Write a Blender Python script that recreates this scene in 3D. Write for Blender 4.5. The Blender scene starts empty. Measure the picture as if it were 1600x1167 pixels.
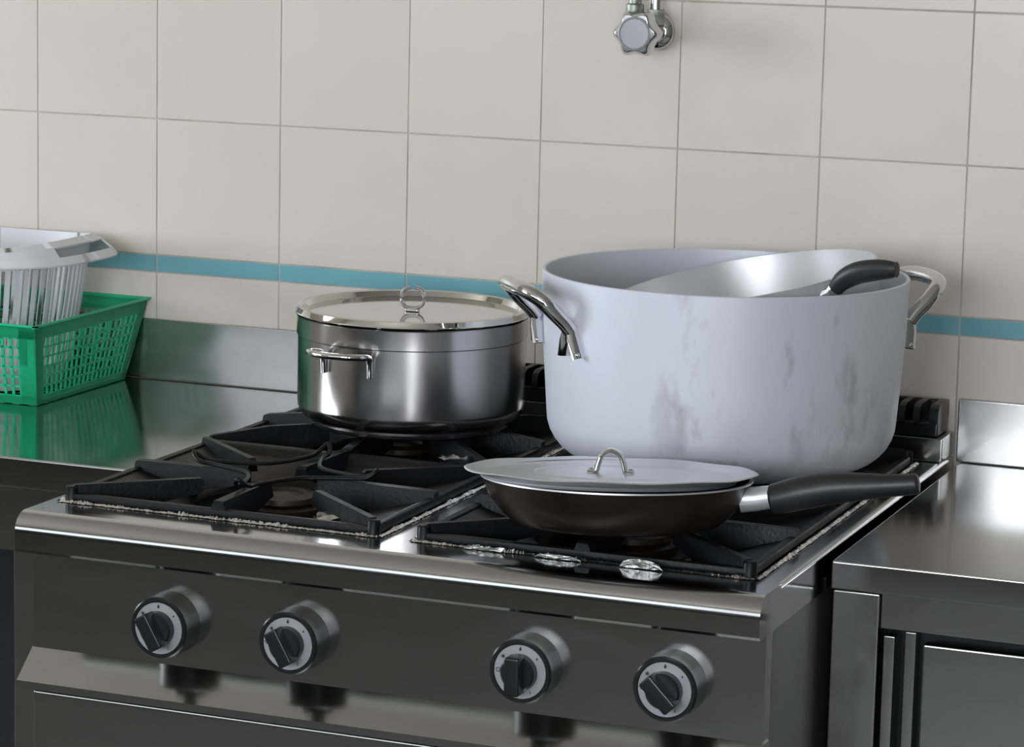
import bpy, bmesh, math, random
from mathutils import Matrix, Vector
random.seed(7)
PI = math.pi
sc = bpy.context.scene
COL = sc.collection

# ------------------------------------------------------------------ camera
def make_camera():
    f, yaw, pitch, roll = 4549.08, math.radians(21.48947), math.radians(-9.02396), math.radians(-1.325)
    Rz = Matrix.Rotation(yaw, 3, 'Z'); Rx = Matrix.Rotation(pitch, 3, 'X'); Ry = Matrix.Rotation(roll, 3, 'Y')
    R = Rz @ Rx @ Ry                       # columns: right, forward, up
    M = Matrix((R.col[0], R.col[2], -R.col[1])).transposed().to_4x4()
    M.translation = Vector((2.24416, -3.76556, 1.64222))
    cam = bpy.data.cameras.new('camera')
    cam.sensor_fit = 'HORIZONTAL'; cam.sensor_width = 36.0
    cam.lens = 36.0 * f / 1600.0
    cam.shift_y = -50.0 / 1600.0
    cam.clip_start = 0.05
    o = bpy.data.objects.new('camera', cam); COL.objects.link(o)
    o.matrix_world = M
    sc.camera = o
make_camera()

# ------------------------------------------------------------------ world, lights, exposure
w = bpy.data.worlds.new('world'); sc.world = w; w.use_nodes = True
bg = w.node_tree.nodes['Background']
bg.inputs['Color'].default_value = (0.62, 0.72, 0.9, 1); bg.inputs['Strength'].default_value = 0.6

def area(name, loc, target, sx, sy, power, color):
    l = bpy.data.lights.new(name, 'AREA'); l.shape = 'RECTANGLE'; l.size = sx; l.size_y = sy
    l.energy = power; l.color = color
    o = bpy.data.objects.new(name, l); COL.objects.link(o)
    o.location = loc
    d = Vector(target) - Vector(loc)
    o.rotation_euler = d.to_track_quat('-Z', 'Y').to_euler()
    return o
# daylight through the room's openings: a window in the left wall, a window and a glazed door in the wall behind the viewer; plus an added fill light
area('window_daylight', (-2.66, -2.0, 1.65), (0.0, -2.0, 1.5), 1.6, 1.2, 62, (0.88, 0.94, 1.0))
area('window_daylight_front', (1.2, -5.26, 1.75), (1.2, 0.0, 1.6), 1.9, 1.1, 66, (0.90, 0.94, 1.0))
area('fill_light', (-1.2, -5.26, 1.75), (-1.2, 0.0, 1.75), 2.6, 1.1, 13, (0.90, 0.95, 1.0))   # added dim fill that brightens the worktop reflections, no known window
area('glazed_door_daylight', (2.95, -5.26, 1.15), (2.6, 0.0, 1.1), 0.6, 1.8, 22, (0.93, 0.92, 1.0))

sc.view_settings.view_transform = 'Standard'
sc.view_settings.look = 'None'
sc.view_settings.gamma = 1.0
sc.view_settings.use_curve_mapping = False
sc.view_settings.exposure = 0.35

# ------------------------------------------------------------------ materials
def nt(m): return m.node_tree.nodes, m.node_tree.links
def mat(name, color, rough=0.5, metal=0.0, var=0.0, vscale=8.0, vdark=None, rvar=0.0, bump=0.0, bscale=60.0,
        stretch=(1, 1, 1), rnd=0.0, spec=0.5, coat=0.0):
    m = bpy.data.materials.new(name); m.use_nodes = True
    N, L = nt(m); p = N['Principled BSDF']
    p.inputs['Roughness'].default_value = rough; p.inputs['Metallic'].default_value = metal
    p.inputs['Specular IOR Level'].default_value = spec
    if coat: p.inputs['Coat Weight'].default_value = coat
    p.inputs['Base Color'].default_value = (*color, 1)
    if var or rvar or bump or rnd:
        tc = N.new('ShaderNodeTexCoord'); mp = N.new('ShaderNodeMapping'); mp.inputs['Scale'].default_value = stretch
        L.new(tc.outputs['Object'], mp.inputs['Vector'])
        src = mp.outputs['Vector']
        if rnd:
            oi = N.new('ShaderNodeObjectInfo'); ad = N.new('ShaderNodeVectorMath'); ad.operation = 'ADD'
            L.new(mp.outputs['Vector'], ad.inputs[0]); L.new(oi.outputs['Random'], ad.inputs[1]); src = ad.outputs['Vector']
        nz = N.new('ShaderNodeTexNoise'); nz.inputs['Scale'].default_value = vscale; nz.inputs['Detail'].default_value = 6
        L.new(src, nz.inputs['Vector'])
        if var or rnd:
            cr = N.new('ShaderNodeValToRGB')
            d = vdark if vdark else tuple(c * (1 - var) for c in color)
            cr.color_ramp.elements[0].color = (*d, 1); cr.color_ramp.elements[1].color = (*color, 1)
            cr.color_ramp.elements[0].position = 0.32; cr.color_ramp.elements[1].position = 0.62
            L.new(nz.outputs['Fac'], cr.inputs['Fac'])
            out = cr.outputs['Color']
            if rnd:
                hs = N.new('ShaderNodeHueSaturation'); mr = N.new('ShaderNodeMapRange')
                mr.inputs['To Min'].default_value = 1 - rnd; mr.inputs['To Max'].default_value = 1 + rnd
                L.new(oi.outputs['Random'], mr.inputs['Value']); L.new(mr.outputs['Result'], hs.inputs['Value'])
                L.new(out, hs.inputs['Color']); out = hs.outputs['Color']
            L.new(out, p.inputs['Base Color'])
        if rvar:
            mr = N.new('ShaderNodeMapRange'); mr.inputs['To Min'].default_value = rough - rvar; mr.inputs['To Max'].default_value = rough + rvar
            mr.inputs['From Min'].default_value = 0.3; mr.inputs['From Max'].default_value = 0.7
            L.new(nz.outputs['Fac'], mr.inputs['Value']); L.new(mr.outputs['Result'], p.inputs['Roughness'])
        if bump:
            n2 = N.new('ShaderNodeTexNoise'); n2.inputs['Scale'].default_value = bscale; n2.inputs['Detail'].default_value = 4
            L.new(src, n2.inputs['Vector'])
            b = N.new('ShaderNodeBump'); b.inputs['Strength'].default_value = bump; b.inputs['Distance'].default_value = 0.002
            L.new(n2.outputs['Fac'], b.inputs['Height']); L.new(b.outputs['Normal'], p.inputs['Normal'])
    return m

M = {}
M['tile'] = mat('cream_tile', (0.75, 0.70, 0.615), 0.28, var=0.05, vscale=3, rnd=0.02, bump=0.05, bscale=9)
M['teal'] = mat('teal_tile', (0.20, 0.48, 0.56), 0.22, var=0.12, vscale=5, rnd=0.04)
M['grout'] = mat('grout', (0.56, 0.53, 0.46), 0.9, var=0.3, vscale=14)
M['plaster'] = mat('plaster', (0.62, 0.58, 0.50), 0.85, var=0.05)
M['darkener'] = mat('darkener_black', (0.05, 0.052, 0.048), 0.6, var=0.1)  # for the band added low on the unseen wall to darken steel reflections
M['plaster_dark'] = mat('grey_green_paint', (0.20, 0.21, 0.19), 0.8, var=0.05)
M['floor'] = mat('floor_tile', (0.05, 0.047, 0.042), 0.5, var=0.2)
M['steel'] = mat('brushed_steel', (0.44, 0.44, 0.42), 0.17, 1.0, var=0.06, vscale=5, rvar=0.03, stretch=(1, 6, 6))
M['steel_up'] = mat('brushed_steel_upstand', (0.48, 0.48, 0.47), 0.24, 1.0, var=0.06, vscale=5, rvar=0.04, stretch=(1, 6, 6))
M['steel_side'] = mat('satin_steel_side', (0.46, 0.46, 0.45), 0.42, 1.0, var=0.06, vscale=5)
M['steel_top'] = mat('polished_steel_top', (0.48, 0.48, 0.47), 0.12, 1.0, var=0.05, vscale=4, rvar=0.03, bump=0.04, bscale=5)
M['steel_pot'] = mat('pot_steel', (0.56, 0.55, 0.55), 0.2, 1.0, var=0.10, vscale=7, rvar=0.07, stretch=(1, 1, 0.5))
M['mirror'] = mat('polished_lid_steel', (0.62, 0.61, 0.58), 0.07, 1.0, var=0.04, rvar=0.02)
M['chrome'] = mat('chrome', (0.68, 0.68, 0.69), 0.09, 1.0, var=0.08, vscale=30)
M['lime'] = mat('limescale_metal', (0.50, 0.56, 0.50), 0.4, 0.7, var=0.55, vscale=60)
M['iron'] = mat('black_cast_iron', (0.006, 0.006, 0.007), 0.42, 0.0, var=0.3, vscale=20, rvar=0.08, bump=0.25, bscale=220, spec=0.3)
M['enamel'] = mat('black_enamel', (0.010, 0.010, 0.011), 0.25, 0.0, var=0.2, vscale=14)
M['burner'] = mat('burner_brass_brown', (0.030, 0.022, 0.015), 0.5, 0.2, var=0.5, vscale=25)
M['foil'] = mat('aluminium_foil', (0.86, 0.86, 0.86), 0.28, 1.0, bump=0.9, bscale=140)
M['foil_dull'] = mat('dull_foil', (0.50, 0.50, 0.49), 0.38, 1.0, bump=0.9, bscale=140)
M['plastic_black'] = mat('black_plastic', (0.012, 0.012, 0.013), 0.3, 0.0, var=0.2, spec=0.6)
M['grip'] = mat('dark_grey_grip', (0.022, 0.022, 0.024), 0.38, 0.0, var=0.3, vscale=30)
M['dial'] = mat('grey_dial_face', (0.42, 0.43, 0.46), 0.4, 0.3, var=0.05)
M['print'] = mat('black_print', (0.01, 0.01, 0.01), 0.6)
M['green'] = mat('green_plastic', (0.010, 0.55, 0.27), 0.33, 0.0, var=0.1, vscale=6)
M['white'] = mat('white_plastic', (0.74, 0.75, 0.80), 0.35, 0.0, var=0.04)
M['skillet'] = mat('burnt_skillet', (0.018, 0.011, 0.009), 0.3, 0.0, var=0.55, vscale=9, rvar=0.1)
def add_specks(m, color, scale, lo, hi):
    N, L = nt(m); p = N['Principled BSDF']
    tc = N.new('ShaderNodeTexCoord'); v = N.new('ShaderNodeTexNoise'); v.inputs['Scale'].default_value = scale; v.inputs['Detail'].default_value = 1
    L.new(tc.outputs['Object'], v.inputs['Vector'])
    r = N.new('ShaderNodeValToRGB'); r.color_ramp.elements[0].position = lo; r.color_ramp.elements[1].position = hi
    L.new(v.outputs['Fac'], r.inputs['Fac'])
    mx = N.new('ShaderNodeMix'); mx.data_type = 'RGBA'; mx.inputs[7].default_value = (*color, 1)
    src = p.inputs['Base Color'].links[0].from_socket
    L.new(src, mx.inputs[6]); L.new(r.outputs['Color'], mx.inputs[0]); L.new(mx.outputs[2], p.inputs['Base Color'])
add_specks(M['skillet'], (0.55, 0.5, 0.45), 130, 0.80, 0.83)
M['dark'] = mat('shade_black', (0.01, 0.01, 0.01), 0.7, var=0.2)  # near-black standing in for shade in cabinet gaps and under the table

def alu_material(name, base, stain, rough, metal):
    m = bpy.data.materials.new(name); m.use_nodes = True
    N, L = nt(m); p = N['Principled BSDF']
    p.inputs['Roughness'].default_value = rough; p.inputs['Metallic'].default_value = metal
    tc = N.new('ShaderNodeTexCoord')
    mp = N.new('ShaderNodeMapping'); mp.inputs['Scale'].default_value = (1, 1, 0.45)
    L.new(tc.outputs['Object'], mp.inputs['Vector'])
    n1 = N.new('ShaderNodeTexNoise'); n1.inputs['Scale'].default_value = 15; n1.inputs['Detail'].default_value = 5; n1.inputs['Roughness'].default_value = 0.6
    n2 = N.new('ShaderNodeTexNoise'); n2.inputs['Scale'].default_value = 3.2; n2.inputs['Detail'].default_value = 3
    L.new(mp.outputs['Vector'], n1.inputs['Vector']); L.new(mp.outputs['Vector'], n2.inputs['Vector'])
    r1 = N.new('ShaderNodeValToRGB'); r1.color_ramp.elements[0].position = 0.565; r1.color_ramp.elements[1].position = 0.68
    r2 = N.new('ShaderNodeValToRGB'); r2.color_ramp.elements[0].position = 0.46; r2.color_ramp.elements[1].position = 0.62
    L.new(n1.outputs['Fac'], r1.inputs['Fac']); L.new(n2.outputs['Fac'], r2.inputs['Fac'])
    mu = N.new('ShaderNodeMath'); mu.operation = 'MULTIPLY'
    L.new(r1.outputs['Color'], mu.inputs[0]); L.new(r2.outputs['Color'], mu.inputs[1])
    n3 = N.new('ShaderNodeTexNoise'); n3.inputs['Scale'].default_value = 6; n3.inputs['Detail'].default_value = 8
    L.new(mp.outputs['Vector'], n3.inputs['Vector'])
    mr = N.new('ShaderNodeMapRange'); mr.inputs['From Min'].default_value = 0.3; mr.inputs['From Max'].default_value = 0.7
    mr.inputs['To Min'].default_value = 0.0; mr.inputs['To Max'].default_value = 0.14
    L.new(n3.outputs['Fac'], mr.inputs['Value'])
    ad = N.new('ShaderNodeMath'); ad.operation = 'ADD'; ad.use_clamp = True
    ms = N.new('ShaderNodeMath'); ms.operation = 'MULTIPLY'; ms.inputs[1].default_value = 0.55
    L.new(mu.outputs[0], ms.inputs[0]); L.new(ms.outputs[0], ad.inputs[0]); L.new(mr.outputs['Result'], ad.inputs[1])
    mx = N.new('ShaderNodeMix'); mx.data_type = 'RGBA'
    mx.inputs[6].default_value = (*base, 1); mx.inputs[7].default_value = (*stain, 1)
    L.new(ad.outputs[0], mx.inputs[0]); L.new(mx.outputs[2], p.inputs['Base Color'])
    return m
M['alu'] = alu_material('scuffed_aluminium', (0.76, 0.80, 0.90), (0.36, 0.35, 0.39), 0.46, 0.18)
M['alu_in'] = alu_material('brushed_aluminium_pan', (0.74, 0.75, 0.78), (0.50, 0.49, 0.50), 0.36, 0.6)
M['alu_lid'] = alu_material('dull_aluminium_lid', (0.68, 0.69, 0.72), (0.50, 0.49, 0.50), 0.36, 0.7)

# ------------------------------------------------------------------ mesh helpers
def box(bm, x0, x1, y0, y1, z0, z1, bev=0.0, seg=2):
    r = bmesh.ops.create_cube(bm, size=1.0)
    vs = r['verts']
    bmesh.ops.scale(bm, vec=(x1 - x0, y1 - y0, z1 - z0), verts=vs)
    bmesh.ops.translate(bm, vec=((x0 + x1) / 2, (y0 + y1) / 2, (z0 + z1) / 2), verts=vs)
    if bev:
        es = list({e for v in vs for e in v.link_edges})
        bmesh.ops.bevel(bm, geom=es, offset=bev, segments=seg, profile=0.5, affect='EDGES')
def prism(bm, pts, a0, a1, axis='X'):
    """closed polygon pts extruded along axis; pts are the other two coordinates in xyz order"""
    def mk(a, p):
        return {'X': (a, p[0], p[1]), 'Y': (p[0], a, p[1]), 'Z': (p[0], p[1], a)}[axis]
    A = [bm.verts.new(mk(a0, p)) for p in pts]; B = [bm.verts.new(mk(a1, p)) for p in pts]
    n = len(pts)
    for i in range(n):
        bm.faces.new((A[i], A[(i + 1) % n], B[(i + 1) % n], B[i]))
    bm.faces.new(A[::-1]); bm.faces.new(B)
def lathe(bm, prof, seg=64, c=(0, 0, 0), closed=False, squash=None):
    rings = []
    for r, z in prof:
        if r < 1e-6:
            rings.append([bm.verts.new((c[0], c[1], c[2] + z))])
        else:
            rings.append([bm.verts.new((c[0] + r * math.cos(2 * PI * i / seg), c[1] + r * math.sin(2 * PI * i / seg), c[2] + z)) for i in range(seg)])
    n = len(rings)
    for k in range(n if closed else n - 1):
        a, b = rings[k], rings[(k + 1) % n]
        for i in range(seg):
            j = (i + 1) % seg
            if len(a) == 1 and len(b) == 1: continue
            if len(a) == 1: bm.faces.new((a[0], b[j], b[i]))
            elif len(b) == 1: bm.faces.new((a[i], a[j], b[0]))
            else: bm.faces.new((a[i], a[j], b[j], b[i]))
def tube(bm, path, rad, seg=12, closed=False, flat=1.0, up=None):
    P = [Vector(p) for p in path]; n = len(P)
    R = rad if isinstance(rad, (list, tuple)) else [rad] * n
    T = []
    for i in range(n):
        a = P[(i - 1) % n] if (closed or i > 0) else P[i]
        b = P[(i + 1) % n] if (closed or i < n - 1) else P[i]
        T.append((b - a).normalized())
    u = Vector(up) if up else (Vector((0, 0, 1)) if abs(T[0].z) < 0.9 else Vector((1, 0, 0)))
    nrm = (u - T[0] * u.dot(T[0])).normalized()
    rings = []
    for i in range(n):
        nrm = (nrm - T[i] * nrm.dot(T[i])).normalized()
        bi = T[i].cross(nrm)
        rings.append([bm.verts.new(P[i] + nrm * (R[i] * math.cos(2 * PI * k / seg)) + bi * (R[i] * flat * math.sin(2 * PI * k / seg))) for k in range(seg)])
    m = n if closed else n - 1
    for i in range(m):
        a, b = rings[i], rings[(i + 1) % n]
        for k in range(seg):
            j = (k + 1) % seg
            bm.faces.new((a[k], a[j], b[j], b[k]))
    if not closed:
        bm.faces.new(rings[0][::-1]); bm.faces.new(rings[-1])
def smooth_path(pts, n=6, closed=False):
    """Catmull-Rom"""
    P = [Vector(p) for p in pts]; out = []
    m = len(P)
    for i in range(m if closed else m - 1):
        p0 = P[(i - 1) % m] if (closed or i > 0) else P[i]
        p1 = P[i]; p2 = P[(i + 1) % m]
        p3 = P[(i + 2) % m] if (closed or i + 2 < m) else p2
        for k in range(n):
            t = k / n
            out.append(0.5 * ((2 * p1) + (p2 - p0) * t + (2 * p0 - 5 * p1 + 4 * p2 - p3) * t * t + (3 * p1 - p0 - 3 * p2 + p3) * t ** 3))
    if not closed: out.append(P[-1])
    return out
def mesh_of(bm, name, smooth=35):
    bmesh.ops.recalc_face_normals(bm, faces=bm.faces)
    me = bpy.data.meshes.new(name); bm.to_mesh(me); bm.free()
    if smooth:
        for p in me.polygons: p.use_smooth = True
        me.set_sharp_from_angle(angle=math.radians(smooth))
    return me
def obj(name, bm, m, parent=None, smooth=35, loc=None):
    me = bm if isinstance(bm, bpy.types.Mesh) else mesh_of(bm, name, smooth)
    if m is not None and not me.materials: me.materials.append(M[m] if isinstance(m, str) else m)
    o = bpy.data.objects.new(name, me); COL.objects.link(o)
    if smooth and len(me.polygons) > 6:
        wn = o.modifiers.new('weighted', 'WEIGHTED_NORMAL'); wn.keep_sharp = True; wn.weight = 60
    if parent: o.parent = parent
    if loc: o.location = loc
    return o
def thing(name, label, cat, loc=(0, 0, 0), group=None):
    o = bpy.data.objects.new(name, None); COL.objects.link(o); o.location = loc
    o.empty_display_size = 0.05
    o['label'] = label; o['category'] = cat
    if group: o['group'] = group
    return o
def tag(o, label, cat, group=None):
    o['label'] = label; o['category'] = cat
    if group: o['group'] = group
    return o
def struct(o, label=None, cat=None):
    o['kind'] = 'structure'
    if label: o['label'] = label
    if cat: o['category'] = cat
    return o
def BM(): return bmesh.new()

# ================================================================== THE ROOM
ZT = 1.2848          # a horizontal joint of the wall tiles
X0, X1, Y0 = -2.6, 3.4, -5.2
CEIL = 2.8
b = BM(); box(b, X0 - 0.1, X1 + 0.1, Y0 - 0.1, 0.1, -0.1, 0.0)
struct(obj('floor', b, 'floor'), 'dark tiled kitchen floor', 'floor')
b = BM(); box(b, X0 - 0.1, X1 + 0.1, Y0 - 0.1, 0.1, CEIL, CEIL + 0.1)
struct(obj('ceiling', b, 'plaster'), 'plain off-white kitchen ceiling', 'ceiling')
b = BM(); box(b, X0 - 0.1, X1 + 0.1, -0.0064, 0.1, 0, CEIL)
wall_back = struct(obj('wall_back', b, 'grout'), 'cream tiled kitchen wall with a teal border strip', 'wall')
# left wall with its window opening (y -2.8..-1.2, z 1.05..2.25)
def wall_with_hole(name, mk, h0, h1, z0, z1, lo, hi, m, label):
    b = BM()
    mk(b, lo, h0, 0, CEIL); mk(b, h1, hi, 0, CEIL); mk(b, h0, h1, 0, z0); mk(b, h0, h1, z1, CEIL)
    struct(obj(name, b, m), label, 'wall')
wall_with_hole('wall_left', lambda b, a, c, z0, z1: box(b, X0 - 0.1, X0, a, c, z0, z1), -2.8, -1.2, 1.05, 2.25, Y0, 0, 'plaster', 'plastered side wall with a window')
b = BM()
for xa, xb, za, zb in ((X0, -2.5, 1.1, CEIL), (-2.5, 2.15, 1.1, 1.2), (-2.5, 2.15, 2.3, CEIL), (0.1, 0.25, 1.2, 2.3), (2.15, 2.6, 1.1, CEIL), (2.6, 3.3, 2.1, CEIL), (3.3, X1, 1.1, CEIL)):
    box(b, xa, xb, Y0 - 0.1, Y0, za, zb)
struct(obj('wall_front', b, 'plaster'), 'painted wall with a window and a glazed door behind the viewer', 'wall')
b = BM(); box(b, X0, 2.6, Y0 - 0.1, Y0 + 0.01, 0, 1.099); box(b, 3.3, X1, Y0 - 0.1, Y0 + 0.01, 0, 1.099)
struct(obj('trim_1', b, 'darkener'), 'added near-black dado along the wall behind the viewer', 'trim')
b = BM()
for x in (2.6, 3.25): box(b, x, x + 0.05, Y0 - 0.04, Y0 + 0.01, 0, 2.1)
for z in (0.0, 1.0, 2.0): box(b, 2.65, 3.25, Y0 - 0.04, Y0 + 0.01, z, z + 0.1)
struct(obj('door_1', b, 'white'), 'white glazed door frame behind the viewer', 'door')
b = BM(); box(b, X1, X1 + 0.1, Y0, 0, 0, CEIL)
struct(obj('wall_right', b, 'plaster_dark'), 'plain painted wall to the right', 'wall')
b = BM()
for y in (-2.8, -2.025, -1.25): box(b, X0 - 0.03, X0 + 0.01, y, y + 0.05, 1.05, 2.25)
for z in (1.05, 2.2): box(b, X0 - 0.03, X0 + 0.01, -2.8, -1.2, z, z + 0.05)
struct(obj('window_1', b, 'white'), 'white window frame in the side wall', 'window')
b = BM()
for x in (0.25, 1.175, 2.10): box(b, x, x + 0.05, Y0 - 0.03, Y0 + 0.01, 1.2, 2.3)
for z in (1.2, 2.25): box(b, 0.25, 2.15, Y0 - 0.03, Y0 + 0.01, z, z + 0.05)
struct(obj('window_2', b, 'white'), 'white window frame behind the viewer', 'window')
b = BM()
for x in (-2.5, -1.225, 0.05): box(b, x, x + 0.05, Y0 - 0.03, Y0 + 0.01, 1.2, 2.3)
for z in (1.2, 2.25): box(b, -2.5, 0.1, Y0 - 0.03, Y0 + 0.01, z, z + 0.05)
struct(obj('fill_frame', b, 'white'), 'white frame added around the fill light behind the viewer', 'window')  # frame added to go with the fill light

# ---- wall tiles, each a piece of the wall
tile_me = None
def tile_mesh(w_, h_, name):
    b = BM(); box(b, -w_ / 2, w_ / 2, -0.0, 0.007, -h_ / 2, h_ / 2, bev=0.0012, seg=2); return mesh_of(b, name)
TS = 0.2
t_full = tile_mesh(TS - 0.0017, TS - 0.0017, 'tile'); t_full.materials.append(M['tile'])
t_strip = tile_mesh(TS - 0.0017, 0.0238, 'border_tile'); t_strip.materials.append(M['teal'])
for k in range(-13, 17):
    xc = TS * k + TS / 2
    for r in range(-2, 5):
        if r >= 0: zc = ZT + TS * (r - 0) - TS / 2            # rows above the teal strip
        else: zc = ZT - TS - 0.0255 + TS * (r + 1) - TS / 2   # rows below it
        if zc + TS / 2 > 2.4: continue
        o = obj('tile', t_full, None, wall_back); o.location = (xc, -0.0075, zc)
    o = obj('border_tile', t_strip, None, wall_back); o.location = (xc, -0.0075, ZT - TS - 0.01275)

# ================================================================== LEFT WORK TABLE
ZC = 0.90
t = thing('work_table', 'stainless steel work table with low upstand under the baskets', 'table', (0, 0, 0))
b = BM(); box(b, -1.2, 0.489, -0.612, -0.009, ZC - 0.04, ZC, bev=0.003)
obj('table_top', b, 'steel_top', t)
b = BM(); box(b, -1.2, 0.489, -0.014, -0.0083, ZC + 0.0005, 0.9905, bev=0.002)
obj('upstand', b, 'steel_up', t)
b = BM(); box(b, -1.19, 0.484, -0.600, -0.58, 0.775, ZC - 0.0405, bev=0.002)
obj('apron', b, 'steel', t)
for x in (-1.18, 0.30):
    for y in (-0.575, -0.06):
        b = BM(); box(b, x, x + 0.04, y, y + 0.04, 0.0, ZC - 0.041, bev=0.003); obj('leg', b, 'steel', t)
b = BM(); box(b, -1.18, 0.478, -0.57, -0.03, 0.25, 0.28, bev=0.003); obj('lower_shelf', b, 'steel', t)
b = BM(); box(b, -1.195, -1.181, -0.578, -0.02, 0.05, ZC - 0.0415, bev=0.002); obj('light_blocker', b, 'steel', t)  # added, out of view; closes the table end to keep light out
b = BM(); box(b, -1.18, 0.478, -0.029, -0.012, 0.05, ZC - 0.0415, bev=0.002); obj('shade_panel', b, 'dark', t)  # near-black sheet added as the shade under the table

# ================================================================== RIGHT WORKTOP AND CABINET
ZR = 0.8905
t = thing('worktop', 'stainless steel worktop with upstand to the right of the range', 'worktop')
b = BM(); box(b, 1.4095, 3.0, -0.645, -0.009, ZR - 0.033, ZR, bev=0.0025)
obj('slab', b, 'steel_top', t)
b = BM(); box(b, 1.4045, 3.0, -0.014, -0.0083, ZR + 0.0005, 0.976, bev=0.002)
obj('upstand', b, 'steel_up', t)
t = thing('base_cabinet', 'stainless steel base cabinet under the right-hand worktop', 'cabinet')
zt = ZR - 0.0335
b = BM(); box(b, 1.4115, 2.98, -0.59, -0.02, 0.08, zt, bev=0.002); obj('carcass', b, 'steel', t)
b = BM(); box(b, 1.4665, 2.978, -0.6005, -0.5905, 0.085, zt - 0.002); obj('recess_shade', b, 'dark', t)  # dark sheet painted as the shade between the cabinet fronts
b = BM(); box(b, 1.4115, 1.466, -0.642, -0.591, 0.08, zt, bev=0.0025); obj('stile', b, 'steel', t)
b = BM(); box(b, 1.4665, 2.98, -0.636, -0.601, 0.8165, zt, bev=0.0015); obj('rail', b, 'steel', t)
b = BM(); box(b, 1.4705, 1.4835, -0.634, -0.602, 0.08, 0.808, bev=0.0015); obj('pull_strip', b, 'steel', t)
b = BM(); box(b, 1.4925, 1.505, -0.622, -0.602, 0.08, 0.812, bev=0.001); obj('inner_stile', b, 'steel', t)
b = BM(); box(b, 1.518, 2.2, -0.645, -0.625, 0.10, 0.806, bev=0.003); obj('door', b, 'steel', t)
b = BM(); box(b, 2.21, 2.97, -0.645, -0.625, 0.10, 0.806, bev=0.003); obj('door', b, 'steel', t)

# ================================================================== GAS RANGE
g = thing('gas_range', 'stainless steel four-burner gas range with control panel', 'range')
GX0, GX1, GF = 0.4945, 1.400, -0.89
WL = (0.510, 0.9235); WR = (0.966, 1.371); WY = (-0.812, -0.098)     # the two wells in the deck
b = BM()
prof = [(WY[0], ZC), (-0.867, ZC)]
for i in range(1, 13):
    a = PI / 2 * i / 12
    prof.append((-0.867 - 0.023 * math.sin(a), ZC - 0.023 + 0.023 * math.cos(a)))
prof += [(GF, 0.857), (GF + 0.004, 0.853), (WY[0], 0.853)]
prism(b, prof, GX0, GX1)
box(b, GX0, WL[0], WY[0], -0.012, 0.853, ZC)
box(b, WL[1], WR[0], WY[0], -0.012, 0.853, ZC)
box(b, WL[0], WL[1], WY[1], -0.012, 0.853, ZC); box(b, WR[0], WR[1], WY[1], -0.012, 0.853, ZC)
# right border strip with a rounded outer edge
pr = [(WR[1], 0.853), (GX1, 0.853), (GX1, ZC - 0.007)]
for i in range(1, 6):
    a = PI / 2 * i / 5
    pr.append((GX1 - 0.007 + 0.007 * math.cos(a), ZC - 0.007 + 0.007 * math.sin(a)))
pr += [(WR[1], ZC)]
prism(b, pr, WY[0], -0.012, 'Y')
obj('deck', b, 'steel_top', g)
for wx in (WL, WR):
    b = BM()
    box(b, wx[0], wx[1], WY[0], WY[1], 0.853, 0.858)
    obj('drip_tray', b, 'enamel', g)
b = BM(); box(b, GX0 + 0.003, GX1 - 0.003, -0.853, -0.83, 0.731, 0.8525)
obj('control_panel', b, 'steel', g)
b = BM(); box(b, GX0 + 0.003, GX1 - 0.003, -0.829, -0.02, 0.10, 0.8525)
obj('body', b, 'steel_side', g)
b = BM(); prism(b, [(-0.8305, 0.731), (-0.853, 0.731), (-0.889, 0.699), (-0.889, 0.690), (-0.8305, 0.690)], GX0 + 0.001, GX1 - 0.001)
obj('drip_lip', b, 'steel', g)
b = BM(); box(b, GX0 + 0.012, GX1 - 0.012, -0.872, -0.8305, 0.16, 0.684, bev=0.004)
od = obj('oven_door', b, 'steel', g)
b = BM(); tube(b, [(0.60, -0.915, 0.60), (1.29, -0.915, 0.60)], 0.011, 14)
for x in (0.63, 1.26): tube(b, [(x, -0.915, 0.60), (x, -0.870, 0.60)], 0.008, 10)
obj('handle', b, 'chrome', od)
for x in (0.53, 1.33):
    for y in (-0.80, -0.08):
        b = BM(); lathe(b, [(0, 0), (0.022, 0), (0.022, 0.015), (0.016, 0.02), (0.016, 0.0995), (0, 0.0995)], 20, (x, y, 0)); obj('foot', b, 'steel', g)
# riser and cast-iron flue at the back
b = BM(); box(b, GX0, 1.400, -0.078, -0.0125, ZC + 0.0003, 0.932, bev=0.002)
obj('flue_riser', b, 'steel', g)
b = BM()
box(b, 0.505, 1.392, -0.074, -0.014, 0.9323, 0.952, bev=0.003)
box(b, 0.505, 1.392, -0.020, -0.014, 0.950, 0.974, bev=0.002)
for x in (0.505, 1.380):
    prism(b, [(-0.074, 0.950), (-0.014, 0.950), (-0.014, 0.974), (-0.060, 0.974), (-0.070, 0.970), (-0.074, 0.962)], x, x + 0.012)
fl = obj('flue_grille', b, 'enamel', g)
b = BM(); prism(b, [(-0.074, 0.948), (-0.016, 0.948), (-0.016, 0.974), (-0.060, 0.974), (-0.070, 0.970), (-0.074, 0.962)], -0.0045, 0.0045)
rib = mesh_of(b, 'slat'); rib.materials.append(M['enamel'])
for i in range(43):
    o = obj('slat', rib, None, fl); o.location = (0.527 + i * 0.0199, 0, 0)
# burners
CELLX = (0.717, 1.1685); CELLY = (-0.633, -0.279)
for cx in CELLX:
    for cy in CELLY:
        b = BM(); lathe(b, [(0, 0.8585), (0.085, 0.8585), (0.075, 0.868), (0.052, 0.873), (0.052, 0.884), (0.047, 0.886), (0.0, 0.886)], 40, (cx, cy, 0))
        bo = obj('burner', b, 'burner', g)
        b = BM(); lathe(b, [(0.0, 0.8865), (0.040, 0.8865), (0.044, 0.890), (0.042, 0.896), (0.028, 0.899), (0.026, 0.8955), (0, 0.8955)], 40, (cx, cy, 0))
        obj('burner_cap', b, 'burner', bo)
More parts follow.
